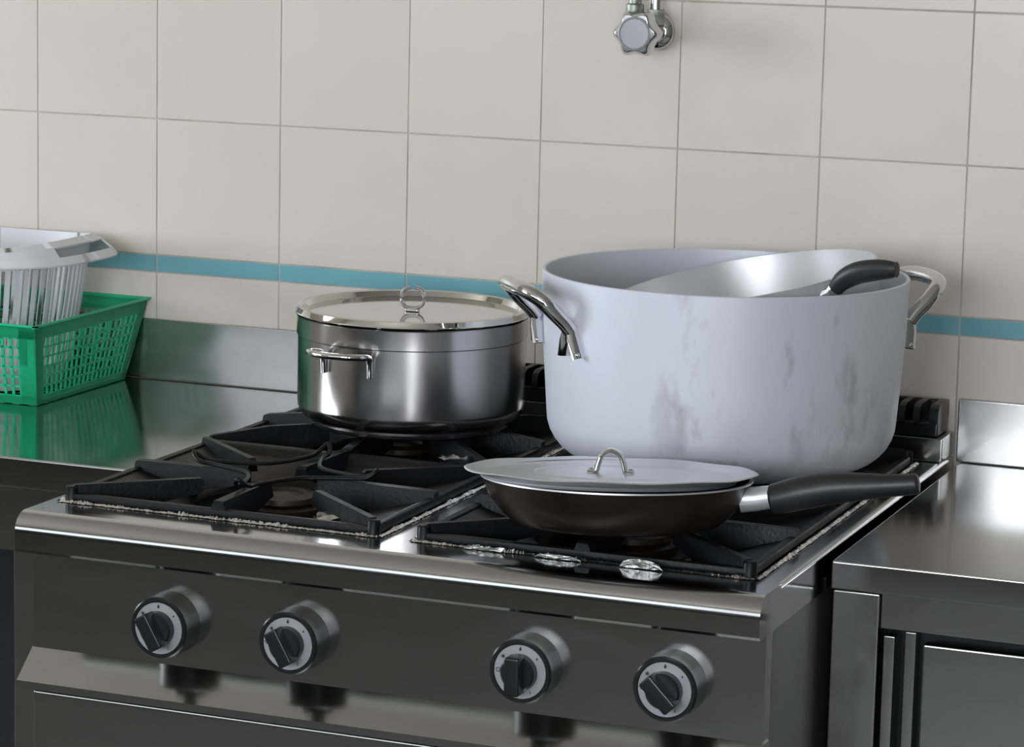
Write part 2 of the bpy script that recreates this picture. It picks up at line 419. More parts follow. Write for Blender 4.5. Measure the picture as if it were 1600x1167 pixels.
# knobs
def flame(bm, cx, cz, s, y, ang=0.0):
    pts = [(0, 1.0), (0.28, 0.45), (0.42, 0.0), (0.30, -0.38), (0, -0.5), (-0.30, -0.38), (-0.42, 0.0), (-0.20, 0.45)]
    vs = [bm.verts.new((cx + s * (px * math.cos(ang) + pz * math.sin(ang)), y, cz + s * (-px * math.sin(ang) + pz * math.cos(ang)))) for px, pz in pts]
    bm.faces.new(vs)
def bar2(bm, xa, za, xb, zb, wd, y):
    d = Vector((xb - xa, 0, zb - za)).normalized(); n = Vector((-d.z, 0, d.x)) * wd / 2
    a = Vector((xa, y, za)); c = Vector((xb, y, zb))
    bm.faces.new([bm.verts.new(v) for v in (a + n, a - n, c - n, c + n)])
KN = [(0.681, 0.782, 30), (0.846, 0.7835, 30), (1.128, 0.7857, 0), (1.295, 0.7866, 45)]
for kx, kz, ang in KN:
    yb, yf = -0.8533, -0.885
    def rotx(prof):      # lathe around Y axis
        bm = BM(); lathe(bm, prof, 48)
        bmesh.ops.rotate(bm, verts=bm.verts, cent=(0, 0, 0), matrix=Matrix.Rotation(PI / 2, 3, 'X'))   # z -> -y
        bmesh.ops.translate(bm, verts=bm.verts, vec=(kx, 0, kz)); return bm
    bz = rotx([(0, 0.8533), (0.0375, 0.8533), (0.0368, 0.870), (0.0365, 0.876), (0.0365, 0.883), (0.0345, 0.8855), (0.0315, 0.8855), (0.0305, 0.883), (0, 0.883)])
    k = obj('knob', bz, 'plastic_black', g)
    d = rotx([(0.0, 0.8832), (0.0303, 0.8832), (0.0303, 0.8842), (0.0, 0.8842)])
    obj('dial', d, 'dial', k)
    # grip: round boss with a raised bar
    bm = rotx([(0, 0.8843), (0.0205, 0.8843), (0.0200, 0.893), (0.018, 0.895), (0, 0.895)])
    b2 = BM(); box(b2, -0.0085, 0.0085, -0.912, -0.890, -0.0215, 0.0215, bev=0.0025)
    bmesh.ops.rotate(b2, verts=b2.verts, cent=(0, 0, 0), matrix=Matrix.Rotation(math.radians(-ang), 3, 'Y'))
    bmesh.ops.translate(b2, verts=b2.verts, vec=(kx, 0, kz))
    tmp = bpy.data.meshes.new('tmp'); b2.to_mesh(tmp); b2.free(); bm.from_mesh(tmp); bpy.data.meshes.remove(tmp)
    obj('grip', bm, 'plastic_black', k)
    # printed symbols on the dial, each its own piece
    y = -0.8847; R_ = 0.0255
    def at(deg): return kx + R_ * math.sin(math.radians(deg)), kz + R_ * math.cos(math.radians(deg))
    x, z = at(0); bm = BM(); flame(bm, x, z, 0.0034, y); obj('flame_mark', bm, 'print', k, smooth=0)
    x, z = at(50); bm = BM(); flame(bm, x, z, 0.0022, y, 0.3); obj('small_flame_mark', bm, 'print', k, smooth=0)
    x, z = at(-52); bm = BM(); pts = []
    for i in range(16):
        a = 2 * PI * i / 16; r = 0.0036 if i % 2 == 0 else 0.0011; pts.append((x + r * math.cos(a), z + r * math.sin(a)))
    bm.faces.new([bm.verts.new((px, y, pz)) for px, pz in pts]); obj('spark_mark', bm, 'print', k, smooth=0)
    x, z = at(-90); bm = BM(); n = 16
    O = [bm.verts.new((x + 0.0023 * math.cos(2 * PI * i / n), y, z + 0.0027 * math.sin(2 * PI * i / n))) for i in range(n)]
    I = [bm.verts.new((x + 0.0015 * math.cos(2 * PI * i / n), y, z + 0.0019 * math.sin(2 * PI * i / n))) for i in range(n)]
    for i in range(n): bm.faces.new((O[i], O[(i + 1) % n], I[(i + 1) % n], I[i]))
    obj('zero_mark', bm, 'print', k, smooth=0)
    bm = BM(); bar2(bm, x - 0.0047, z, x - 0.0027, z, 0.0006, y); obj('tick_mark', bm, 'print', k, smooth=0)
    x, z = at(150); bm = BM(); bar2(bm, x, z - 0.002, x, z + 0.002, 0.0007, y); obj('tick_mark', bm, 'print', k, smooth=0)

# ================================================================== PAN SUPPORTS (cast-iron grates)
ZG = 0.920; ZP = 0.930; ZF = 0.9216
def pan_support(wx, label):
    x0, x1 = wx[0] + 0.004, wx[1] - 0.004
    y0, y1 = WY[0] + 0.004, WY[1] - 0.003
    ym = (CELLY[0] + CELLY[1]) / 2
    t = thing('pan_support', label, 'pan support', ((x0 + x1) / 2, (y0 + y1) / 2, ZC), 'cast-iron pan supports on the range')
    ox, oy = (x0 + x1) / 2, (y0 + y1) / 2
    def put(bm):
        bmesh.ops.translate(bm, verts=bm.verts, vec=(-ox, -oy, -ZC)); return bm
    zl, zh = ZC + 0.0008, ZC + 0.0105
    b = BM(); rw = 0.011
    box(b, x0, x1, y0, y0 + rw, zl, zh, bev=0.003); box(b, x0, x1, y1 - rw, y1, zl, zh, bev=0.003)
    box(b, x0, x0 + rw, y0, y1, zl, zh + 0.002, bev=0.003); box(b, x1 - rw, x1, y0, y1, zl, zh + 0.002, bev=0.003)
    for px in (x0 + 0.006, x1 - 0.006):
        for py in (y0 + 0.006, y1 - 0.006):
            lathe(b, [(0, 0), (0.0082, 0), (0.0078, 0.016), (0.0062, 0.0175), (0, 0.0175)], 14, (px, py, zl))
    obj('frame', put(b), 'iron', t)
    # sloping skirts of the two cells and the broad bar between them
    for ya, yb in ((y0 + rw * 0.6, ym), (ym, y1 - rw * 0.6)):
        b = BM()
        xa, xb = x0 + rw * 0.6, x1 - rw * 0.6
        R0 = [(xa, ya), (xb, ya), (xb, yb), (xa, yb)]
        mx, my = (xa + xb) / 2, (ya + yb) / 2
        # rectangle -> circle funnel
        seg = 48; top = []; mid = []; low = []; low2 = []
        hx, hy = (xb - xa) / 2, (yb - ya) / 2
        for i in range(seg):
            a = 2 * PI * i / seg; c, s = math.cos(a), math.sin(a)
            k = min(hx / abs(c) if abs(c) > 1e-6 else 9, hy / abs(s) if abs(s) > 1e-6 else 9)
            top.append(b.verts.new((mx + c * k, my + s * k, ZC + 0.010)))
            r2 = 0.5 * k + 0.5 * 0.125
            mid.append(b.verts.new((mx + c * r2, my + s * r2, ZC + 0.0005)))
            low.append(b.verts.new((mx + c * 0.118, my + s * 0.118, ZC - 0.013)))
            low2.append(b.verts.new((mx + c * 0.113, my + s * 0.113, ZC - 0.022)))
        for A, B_ in ((top, mid), (mid, low), (low, low2)):
            for i in range(seg):
                j = (i + 1) % seg; b.faces.new((A[i], A[j], B_[j], B_[i]))
        obj('skirt', put(b), 'iron', t, smooth=50)
    b = BM()
    pr = [(ym - 0.016, ZC + 0.004)] + [(ym + 0.014 * math.sin(a), ZC + 0.006 + 0.010 * math.cos(a)) for a in [-1.3, -0.9, -0.45, 0, 0.45, 0.9, 1.3]] + [(ym + 0.016, ZC + 0.004)]
    prism(b, pr, x0 + 0.006, x1 - 0.006)
    obj('cross_bar', put(b), 'iron', t)
    def finger(ax, ay, bx, by, wd, zp):
        """blade from the rail point a towards the burner point b"""
        A = Vector((ax, ay, 0)); B_ = Vector((bx, by, 0)); d = (B_ - A); Ln = d.length; d.normalize(); n = Vector((-d.y, d.x, 0))
        pr = [(0, ZC + 0.006), (0.0, ZG - 0.002), (0.003, ZG), (Ln * 0.5, zp - 0.001), (Ln - 0.004, zp - 0.0004), (Ln, zp - 0.004), (Ln - 0.002, ZG - 0.016), (Ln * 0.72, ZG - 0.024), (Ln * 0.45, ZG - 0.034), (Ln * 0.25, ZG - 0.026)]
        bm = BM(); sides = []
        for sgn, flare in ((1, 1), (-1, 1)):
            sides.append([bm.verts.new(A + d * u + n * sgn * (wd / 2 * (1.0 if z > ZG - 0.01 else 1.7)) + Vector((0, 0, z))) for u, z in pr])
        m_ = len(pr)
        for i in range(m_):
            j = (i + 1) % m_; bm.faces.new((sides[0][i], sides[0][j], sides[1][j], sides[1][i]))
        bm.faces.new(sides[0][::-1]); bm.faces.new(sides[1])
        obj('finger', put(bm), 'iron', t, smooth=30)
    for cy, ya, yb, zp in ((CELLY[0], y0, ym, ZF), (CELLY[1], ym, y1, ZP)):
        cx = (x0 + x1) / 2
        finger(x0 + 0.001, cy, cx - 0.048, cy, 0.013, zp); finger(x1 - 0.001, cy, cx + 0.048, cy, 0.013, zp)
        finger(cx, ya + (0.001 if ya == y0 else 0.0), cx, cy - 0.048, 0.013, zp); finger(cx, yb, cx, cy + 0.048, 0.013, zp)
        for sx, xx in ((-1, x0 + 0.006), (1, x1 - 0.006)):
            for sy, yy in ((-1, ya + 0.006), (1, yb - 0.006)):
                finger(xx, yy, cx + sx * 0.075, cy + sy * 0.066, 0.0085, zp)
    return t
pan_support(WL, 'black cast-iron pan support carrying the lidded steel pot')
pan_support(WR, 'black cast-iron pan support carrying the big aluminium pot and the skillet')

# ---- foil edging round the wells
def foil_edge(wx, label, seed):
    rnd = random.Random(seed)
    b = BM()
    x0, x1 = wx; y0, y1 = WY
    def run(p, q, out, n):
        p = Vector((p[0], p[1], 0)); q = Vector((q[0], q[1], 0)); out = Vector((out[0], out[1], 0))
        prev = None; amp = 0.3
        for i in range(n + 1):
            u = p.lerp(q, i / n)
            if i % 9 == 0: amp = 0.15 + 0.85 * rnd.random() ** 2
            wv = 0.0040 + 0.0035 * amp * rnd.random()
            h = 0.0018 + 0.0042 * amp * rnd.random()
            row = [b.verts.new(u - out * 0.0035 + Vector((0, 0, ZC + 0.0006))),
                   b.verts.new(u + out * wv * 0.25 + Vector((0, 0, ZC + h))),
                   b.verts.new(u + out * wv + Vector((0, 0, ZC + 0.0005 + 0.0008 * rnd.random()))),
                   b.verts.new(u + out * wv * 0.4 + Vector((0, 0, ZC + 0.0003)))]
            if prev:
                for k in range(4):
                    b.faces.new((prev[k], prev[(k + 1) % 4], row[(k + 1) % 4], row[k]))
            prev = row
    run((x0, y0), (x1, y0), (0, -1), 260)
    run((x1, y0), (x1, y1), (1, 0), 360)
    run((x0, y1), (x0, y0), (-1, 0), 300)
    tag(obj('foil_edging', b, 'foil', smooth=0), label, 'foil')
foil_edge(WL, 'crinkled aluminium foil tucked around the pan support under the steel pot', 3)
foil_edge(WR, 'crinkled aluminium foil tucked around the pan support under the skillet', 4)
def foil_flap(cx, cy, lx, lz, label, rz=0.0, tilt=0.5):
    rnd = random.Random(cx * 100)
    b = BM(); n, m_ = 12, 5; G = []
    for j in range(m_):
        row = []
        for i in range(n):
            u = i / (n - 1) * 2 - 1; v = j / (m_ - 1)
            hh = lz * math.sqrt(max(0, 1 - u * u)) * v
            row.append(b.verts.new((u * lx / 2, -hh * math.sin(tilt) + rnd.uniform(-.0006, .0006), hh * math.cos(tilt) + rnd.uniform(-.0005, .0005))))
        G.append(row)
    for j in range(m_ - 1):
        for i in range(n - 1):
            try: b.faces.new((G[j][i], G[j][i + 1], G[j + 1][i + 1], G[j + 1][i]))
            except ValueError: pass
    bmesh.ops.remove_doubles(b, verts=b.verts, dist=1e-5)
    r = bmesh.ops.solidify(b, geom=b.faces[:], thickness=0.0006)
    o = obj('foil_flap', b, 'foil_dull', smooth=0); o.location = (cx, cy, ZC + 0.0012); o.rotation_euler = (0, 0, rz)
    tag(o, label, 'foil')
foil_flap(1.243, -0.8225, 0.050, 0.0105, 'rounded flap of foil standing up at the front edge of the range', 0.0, 0.15)
foil_flap(1.145, -0.8225, 0.055, 0.0055, 'low crumpled foil flap left of the rounded flap', 0.0, 0.2)
foil_flap(1.055, -0.8205, 0.045, 0.0045, 'smallest crumpled foil flap near the left of the skillet grate', 0.0, 0.2)
def foil_scrap(x, y, z, s, label, seed):
    rnd = random.Random(seed); b = BM(); n = 6
    G = [[b.verts.new(((i / (n - 1) - .5) * s * (1 + .2 * rnd.random()), (j / (n - 1) - .5) * s * 0.7, rnd.uniform(0, s * 0.22))) for i in range(n)] for j in range(n)]
    for j in range(n - 1):
        for i in range(n - 1): b.faces.new((G[j][i], G[j][i + 1], G[j + 1][i + 1], G[j + 1][i]))
    bmesh.ops.solidify(b, geom=b.faces[:], thickness=0.0006)
    o = obj('foil_scrap', b, 'foil', smooth=0); o.location = (x, y, z); o.rotation_euler = (0, 0, rnd.uniform(0, 3)); tag(o, label, 'foil')
foil_scrap(0.842, -0.742, ZC - 0.004, 0.05, 'foil scrap by the right corner of the empty front burner', 1)
foil_scrap(1.275, -0.765, ZC - 0.006, 0.034, 'foil scrap lying under the skillet', 2)
foil_scrap(0.625, -0.745, 0.862, 0.06, 'foil scrap in the tray left of the empty burner', 5)
foil_scrap(0.86, -0.44, ZC + 0.0165, 0.03, 'foil scrap between the two pots on the grate bar', 6)

# ---- wire trivet over the empty front-left burner
cx, cy = CELLX[0], CELLY[0]
zt = ZF + 0.0032
star = []
tips = [(-1, 0), (0, -1), (1, 0), (0, 1)]
for i, (ux, uy) in enumerate(tips):
    nx_, ny_ = tips[(i + 1) % 4]
    px, py = -uy, ux
    star += [(cx + ux * 0.088 - px * 0.010, cy + uy * 0.088 - py * 0.010, zt + 0.001),
             (cx + ux * 0.112 - px * 0.008, cy + uy * 0.112 - py * 0.008, zt + 0.003),
             (cx + ux * 0.124, cy + uy * 0.124, zt + 0.012),
             (cx + ux * 0.112 + px * 0.008, cy + uy * 0.112 + py * 0.008, zt + 0.003),
             (cx + ux * 0.088 + px * 0.010, cy + uy * 0.088 + py * 0.010, zt + 0.001),
             (cx + (ux + nx_) * 0.034, cy + (uy + ny_) * 0.034, zt)]
b = BM(); tube(b, smooth_path(star, 6, True), 0.0028, 10, closed=True)
tag(obj('wire_trivet', b, 'iron'), 'bent black wire trivet over the empty front burner', 'trivet')

# ================================================================== STEEL POT WITH LID
PX, PY = 0.7357, -0.2928
ZP = 0.930
t = thing('cooking_pot', 'shiny stainless steel pot with loop handles on the rear burner', 'pot', (PX, PY, ZP))
Rb = 0.1500; Hb = 0.1455
prof = [(0, 0.0), (0.128, 0.0), (0.131, 0.002), (0.132, 0.006)]
for i in range(0, 7):
    a = PI / 2 * i / 6
    prof.append((Rb - 0.022 + 0.022 * math.sin(a), 0.030 - 0.022 * math.cos(a)))
prof += [(Rb, 0.118), (Rb + 0.0018, 0.1195), (Rb + 0.0018, Hb - 0.002), (Rb + 0.003, Hb), (Rb, Hb), (Rb - 0.002, Hb - 0.002), (Rb - 0.002, 0.03), (Rb - 0.02, 0.008), (0, 0.006)]
b = BM(); lathe(b, prof, 96); obj('body', b, 'steel_pot', t)
for az in (-100, 80):
    a0 = math.radians(az)
    def P(da, r, z): a = a0 + da; return (r * math.cos(a), r * math.sin(a), z)
    b = BM()
    zt_ = 0.110; hw = 0.235
    pts = [P(-hw, Rb + 0.004, 0.083), P(-hw, Rb + 0.006, zt_ - 0.006), P(-hw, Rb + 0.012, zt_), P(-hw * 0.95, Rb + 0.03, zt_ + 0.003), P(-hw * 0.6, Rb + 0.042, zt_ + 0.004),
           P(0, Rb + 0.046, zt_ + 0.004), P(hw * 0.6, Rb + 0.042, zt_ + 0.004), P(hw * 0.95, Rb + 0.03, zt_ + 0.003), P(hw, Rb + 0.012, zt_), P(hw, Rb + 0.006, zt_ - 0.006), P(hw, Rb + 0.004, 0.083)]
    tube(b, smooth_path(pts, 6), 0.0042, 12)
    obj('handle', b, 'chrome', t)
# lid
t = thing('pot_lid', 'flat polished steel lid with a ring handle on the steel pot', 'lid', (PX, PY, ZP + Hb + 0.0005))
b = BM()
Rl = 0.1533
lathe(b, [(0, 0.0), (0.1475, 0.0), (0.1495, 0.0005), (Rl, 0.001), (Rl + 0.0008, 0.0022), (Rl, 0.0038), (0.1515, 0.0095), (0.147, 0.0105), (0.144, 0.0092), (0.141, 0.0025), (0.138, 0.0018), (0, 0.0022)], 96)
obj('disc', b, 'mirror', t)
cvx = Vector((math.cos(math.radians(21.5)), math.sin(math.radians(21.5)), 0))
b = BM()
ring = []
for i in range(27):
    a = math.radians(100) + 2 * PI * (i / 26) * (345 / 360)
    ring.append(cvx * (0.0145 * math.copysign(abs(math.cos(a)) ** 0.75, math.cos(a))) + Vector((0, 0, 0.0205 + 0.0135 * math.copysign(abs(math.sin(a)) ** 0.75, math.sin(a)))))
tube(b, ring, 0.0027, 10)
box(b, -0.009, 0.009, -0.005, 0.005, 0.0023, 0.0062, bev=0.0015)
obj('ring_handle', b, 'chrome', t)

# ================================================================== BIG ALUMINIUM POT
AX, AY = 1.171, -0.3185
AR, AH = 0.2288, 0.2350
t = thing('stockpot', 'large scuffed aluminium pot with tubular handles', 'pot', (AX, AY, ZP))
rb = 0.219
prof = [(0, 0.0), (rb - 0.055, 0.0)]
for i in range(1, 9):
    a = PI / 2 * i / 8
    prof.append((rb - 0.055 + 0.055 * math.sin(a), 0.055 - 0.055 * math.cos(a)))
prof += [(AR - 0.003, 0.15), (AR, AH - 0.001), (AR - 0.0008, AH), (AR - 0.004, AH), (AR - 0.0048, AH - 0.001), (AR - 0.007, 0.15), (rb - 0.005, 0.06), (rb - 0.02, 0.02), (rb - 0.06, 0.005), (0, 0.005)]
b = BM(); lathe(b, prof, 128); obj('body', b, 'alu', t)
for az in (-140, 40):
    a0 = math.radians(az)
    er = Vector((math.cos(a0), math.sin(a0), 0)); et = Vector((-math.sin(a0), math.cos(a0), 0)); ez = Vector((0, 0, 1))
    def Q(u, out, z): return er * (math.sqrt(max(AR * AR - u * u, 0)) - 0.001 + out) + et * u + ez * z
    b = BM()
    hw = 0.062
    pts = [Q(-hw, 0.006, 0.176), Q(-hw, 0.014, 0.186), Q(-hw, 0.029, 0.200), Q(-hw * 0.93, 0.042, 0.214), Q(-hw * 0.66, 0.050, 0.222), Q(0, 0.0505, 0.224), Q(hw * 0.66, 0.050, 0.222), Q(hw * 0.93, 0.042, 0.214), Q(hw, 0.029, 0.200), Q(hw, 0.014, 0.186), Q(hw, 0.006, 0.176)]
    pth = smooth_path(pts, 6)
    tube(b, pth, 0.0098, 14)
    h = obj('handle', b, 'chrome', t)
    for s in (-1, 1):
        b = BM()
        # V shaped riveted bracket
        for du in (-0.015, 0.015):
            p0 = Q(s * hw, 0.006, 0.188); p1 = Q(s * hw + du, 0.0035, 0.144)
            tube(b, [p0, p0.lerp(p1, .5) + er * 0.001, p1], [0.007, 0.0095, 0.0095], 8, flat=0.3, up=er)
        br = obj('bracket', b, 'chrome', h)
        for du, dz in ((-0.0148, 0.148), (0.0148, 0.148), (0, 0.178)):
            b = BM(); p = Q(s * hw + du, 0.0065 if dz < 0.17 else 0.0095, dz)
            bmesh.ops.create_uvsphere(b, u_segments=10, v_segments=6, radius=0.0032)
            bmesh.ops.translate(b, verts=b.verts, vec=p)
            obj('rivet', b, 'chrome', br)

# ---- pan leaning inside the big pot
t = thing('saucepan', 'aluminium pan with dark handle leaning inside the big pot', 'pan')
tilt = math.radians(-11.5)     # right side up
RP, HP = 0.168, 0.085
Mx = Matrix.Translation((1.193, -0.317, 1.158)) @ Matrix.Rotation(tilt, 4, Vector((-0.3663, 0.9305, 0)))
t.matrix_world = Mx
b = BM()
lathe(b, [(0, -HP), (RP - 0.03, -HP), (RP - 0.012, -HP + 0.006), (RP - 0.005, -HP + 0.02), (RP, 0), (RP - 0.003, 0.0005), (RP - 0.009, -HP + 0.022), (RP - 0.016, -HP + 0.009), (RP - 0.03, -HP + 0.004), (0, -HP + 0.004)], 96)
obj('body', b, 'alu_in', t)
ha = math.radians(-38)
hr = Vector((math.cos(ha), math.sin(ha), 0)); hd = Vector((math.cos(math.radians(-14)), math.sin(math.radians(-14)), 0))
b = BM()
p0 = hr * (RP - 0.003) + Vector((0, 0, -0.021))
tube(b, [p0, p0 + hd * 0.012 + Vector((0, 0, 0.004)), p0 + hd * 0.026 + Vector((0, 0, 0.017))], [0.012, 0.0105, 0.009], 12, flat=0.5)
obj('bracket', b, 'chrome', t)
b = BM()
pts = [p0 + hd * d_ + Vector((0, 0, z_)) for d_, z_ in ((0.018, 0.010), (0.030, 0.0205), (0.052, 0.0285), (0.080, 0.0305), (0.100, 0.0295), (0.106, 0.029))]
pp = smooth_path(pts, 5)
rr = [0.009 + 0.0045 * math.sin(PI * min(1, i / (len(pp) - 1) * 1.15)) for i in range(len(pp))]; rr[-1] = 0.006; rr[-2] = 0.0095
tube(b, pp, rr, 14, flat=0.75)
obj('handle', b, 'grip', t)

# ================================================================== SKILLET AND ITS LID
SX, SY = 1.1827, -0.7386
t = thing('frying_pan', 'dark burnt frying pan with black handle on the front burner', 'frying pan', (SX, SY, 0.9303))
CR = Vector((math.cos(math.radians(21.489)), math.sin(math.radians(21.489)), 0))
t.rotation_mode = 'QUATERNION'; t.rotation_quaternion = Matrix.Rotation(math.radians(-4.3), 3, CR).to_quaternion()
RS, HS = 0.1523, 0.0520
b = BM()
lathe(b, [(0, 0), (0.112, 0), (0.118, 0.002), (0.130, 0.012), (0.145, 0.032), (RS, HS - 0.001), (RS + 0.0005, HS), (RS - 0.002, HS + 0.0003), (RS - 0.004, HS - 0.002), (0.141, 0.032), (0.126, 0.013), (0.112, 0.005), (0, 0.005)], 96)
obj('body', b, 'skillet', t)
b = BM()
lathe(b, [(RS - 0.0028, HS + 0.0004), (RS + 0.0010, HS + 0.0004), (RS + 0.0012, HS - 0.0012), (RS + 0.0008, HS - 0.0012)], 96, closed=True)
obj('rim', b, 'alu_in', t)
az = math.radians(5.0); ed = Vector((math.cos(az), math.sin(az), 0)); en = Vector((-math.sin(az), math.cos(az), 0))
def H(r, z): return ed * r + Vector((0, 0, z))
b = BM()
tube(b, [H(0.143, 0.034), H(0.160, 0.036), H(0.185, 0.041), H(0.205, 0.046)], [0.0145, 0.0138, 0.0125, 0.0115], 14, flat=0.8)
obj('bracket', b, 'alu_in', t)
b = BM()
pts = [H(0.176, 0.036), H(0.192, 0.040), H(0.212, 0.046), H(0.245, 0.053), H(0.28, 0.057), H(0.31, 0.060), H(0.332, 0.0625), H(0.341, 0.064)]
pp = smooth_path(pts, 4); n = len(pp)
rr = []
for i in range(n):
    u = i / (n - 1); rr.append(0.0165 + 0.0040 * math.sin(PI * min(1, u * 1.5)) - 0.0055 * u)
rr[0] = 0.0140; rr[-1] = 0.005; rr[-2] = 0.0098
tube(b, pp, rr, 16, flat=0.85)
obj('handle', b, 'grip', t)
# white specks burnt on are left to the material; lid:
LIDX, LIDY, LIDZ = 1.1765, -0.7413, 0.9775
t = thing('aluminium_lid', 'dull aluminium lid with an arched strap handle on the skillet', 'lid', (LIDX, LIDY, LIDZ))
t.rotation_mode = 'QUATERNION'; t.rotation_quaternion = Matrix.Rotation(math.radians(-6.5), 3, CR).to_quaternion()
b = BM(); seg = 120
prof = [(0, 0.0085), (0.086, 0.0085), (0.090, 0.0098), (0.094, 0.0085), (0.138, 0.0075), (0.150, 0.0085), (0.163, 0.0125), (0.170, 0.0130), (0.1712, 0.0118), (0.164, 0.0100), (0.1475, 0.0045), (0.1455, 0.0010), (0.1440, 0.0010), (0.144, 0.0055), (0.137, 0.006), (0, 0.007)]
lathe(b, [(r * 0.9655, z) for r, z in prof], seg)
for v in b.verts:
    r = math.hypot(v.co.x, v.co.y)
    if r > 0.155:
        a = math.atan2(v.co.y, v.co.x)
        v.co.z += 0.0011 * math.sin(9 * a + 1) * (r - 0.155) / 0.016
        k = 1 + 0.006 * math.sin(7 * a) * (r - 0.155) / 0.016; v.co.x *= k; v.co.y *= k
obj('disc', b, 'alu_lid', t)
b = BM()
e1 = Vector((math.cos(math.radians(12)), math.sin(math.radians(12)), 0))
pts = [e1 * -0.026 + Vector((0, 0, 0.0098)), e1 * -0.017 + Vector((0, 0, 0.0105)), e1 * -0.0145 + Vector((0, 0, 0.018)), e1 * -0.010 + Vector((0, 0, 0.029)), e1 * 0 + Vector((0, 0, 0.034)), e1 * 0.010 + Vector((0, 0, 0.029)), e1 * 0.0145 + Vector((0, 0, 0.018)), e1 * 0.017 + Vector((0, 0, 0.0105)), e1 * 0.026 + Vector((0, 0, 0.0098))]
tube(b, smooth_path(pts, 5), 0.0078, 12, flat=0.42, up=(-e1.y * 1, e1.x, 0))
hd_ = obj('handle', b, 'chrome', t)
for s in (-1, 1):
    b = BM(); bmesh.ops.create_uvsphere(b, u_segments=12, v_segments=6, radius=0.0035)
    bmesh.ops.scale(b, verts=b.verts, vec=(1, 1, 0.6)); bmesh.ops.translate(b, verts=b.verts, vec=e1 * (s * 0.0225) + Vector((0, 0, 0.0125)))
    obj('rivet', b, 'chrome', hd_)

# ================================================================== BASKETS
def lattice(bm, A, B_, C_, D_, nu, nv, wu, wv, th, n):
    """bars on the quad A(bottom start) B(bottom end) C(top end) D(top start); nu cells along, nv cells up"""
    A, B_, C_, D_ = map(Vector, (A, B_, C_, D_)); n = Vector(n).normalized() * th
    def P(u, v): return A.lerp(B_, u).lerp(D_.lerp(C_, u), v)
    def quad(u0, u1, v0, v1):
        f = [P(u0, v0), P(u1, v0), P(u1, v1), P(u0, v1)]
        a = [bm.verts.new(p) for p in f]; c = [bm.verts.new(p - n) for p in f]
        bm.faces.new(a); bm.faces.new(c[::-1])
        for i in range(4):
            j = (i + 1) % 4; bm.faces.new((a[i], c[i], c[j], a[j]))
    for i in range(nu + 1):
        u = i / nu; quad(max(0, u - wu / 2), min(1, u + wu / 2), 0, 1)
    for j in range(nv + 1):
        v = j / nv; quad(0, 1, max(0, v - wv / 2), min(1, v + wv / 2))
t = thing('plastic_basket', 'green plastic lattice basket on the steel work table', 'basket', (-0.02, -0.16, ZC))
def GP(x, y, z): return (x + 0.02, y + 0.16, z)
bx0, bx1, by0, by1 = -0.205, 0.164, -0.287, -0.037
tx0, tx1, ty0, ty1 = -0.228, 0.187, -0.330, -0.010
zb, zt_ = 0.0012, 0.118
b = BM()
c0 = [GP(bx0, by0, zb), GP(bx1, by0, zb), GP(bx1, by1, zb), GP(bx0, by1, zb)]
c1 = [GP(tx0, ty0, zt_), GP(tx1, ty0, zt_), GP(tx1, ty1, zt_), GP(tx0, ty1, zt_)]
def sub(i, j, v0, v1):
    A, B_, C_, D_ = Vector(c0[i]), Vector(c0[j]), Vector(c1[j]), Vector(c1[i])
    return A.lerp(D_, v0), B_.lerp(C_, v0), B_.lerp(C_, v1), A.lerp(D_, v1)
for i, j, nn, cu in ((0, 1, (0, -1, 0.2), 26), (1, 2, (1, 0, 0.2), 18), (2, 3, (0, 1, 0.2), 26), (3, 0, (-1, 0, 0.2), 18)):
    A, B_, C_, D_ = sub(i, j, 0, 1)
    n = Vector(nn)
    # solid borders: bottom band, top band, two corner bands
    lattice(b, *sub(i, j, 0, 0.10), 1, 1, 1, 1, 0.0022, n)
    lattice(b, *sub(i, j, 0.85, 1.0), 1, 1, 1, 1, 0.0022, n)
    for ua, ub in ((0, 0.065), (0.935, 1)):
        a_, b_, c_, d_ = sub(i, j, 0.0, 1.0)
        lattice(b, a_.lerp(b_, ua), a_.lerp(b_, ub), d_.lerp(c_, ub), d_.lerp(c_, ua), 1, 1, 1, 1, 0.0022, n)
    a_, b_, c_, d_ = sub(i, j, 0.10, 0.85)
    lattice(b, a_.lerp(b_, 0.065), a_.lerp(b_, 0.935), d_.lerp(c_, 0.935), d_.lerp(c_, 0.065), cu, 6, 0.32 / cu, 0.22 / 6, 0.0016, n)
obj('body', b, 'green', t, smooth=0)
b = BM(); lattice(b, c0[0], c0[1], c0[2], c0[3], 14, 10, 0.4 / 14, 0.4 / 10, 0.0012, (0, 0, -1))
obj('base', b, 'green', t, smooth=0)
b = BM()
def rimbox(p, q, w_out):
    p = Vector(p); q = Vector(q); d = (q - p).normalized(); o_ = Vector((d.y, -d.x, 0))
    pr = [(-0.002, -0.002), (w_out, 0.0005), (w_out, 0.0035), (-0.002, 0.0025)]
    p = p - d * w_out; q = q + d * w_out
    Aq = [b.verts.new(p + o_ * u + Vector((0, 0, v))) for u, v in pr]; Bq = [b.verts.new(q + o_ * u + Vector((0, 0, v))) for u, v in pr]
    for k in range(4): b.faces.new((Aq[k], Aq[(k + 1) % 4], Bq[(k + 1) % 4], Bq[k]))
    b.faces.new(Aq[::-1]); b.faces.new(Bq)
for i in range(4):
    wo = 0.0045 if i != 2 else 0.002
    rimbox(c1[i], c1[(i + 1) % 4], wo)
obj('rim', b, 'green', t, smooth=0)

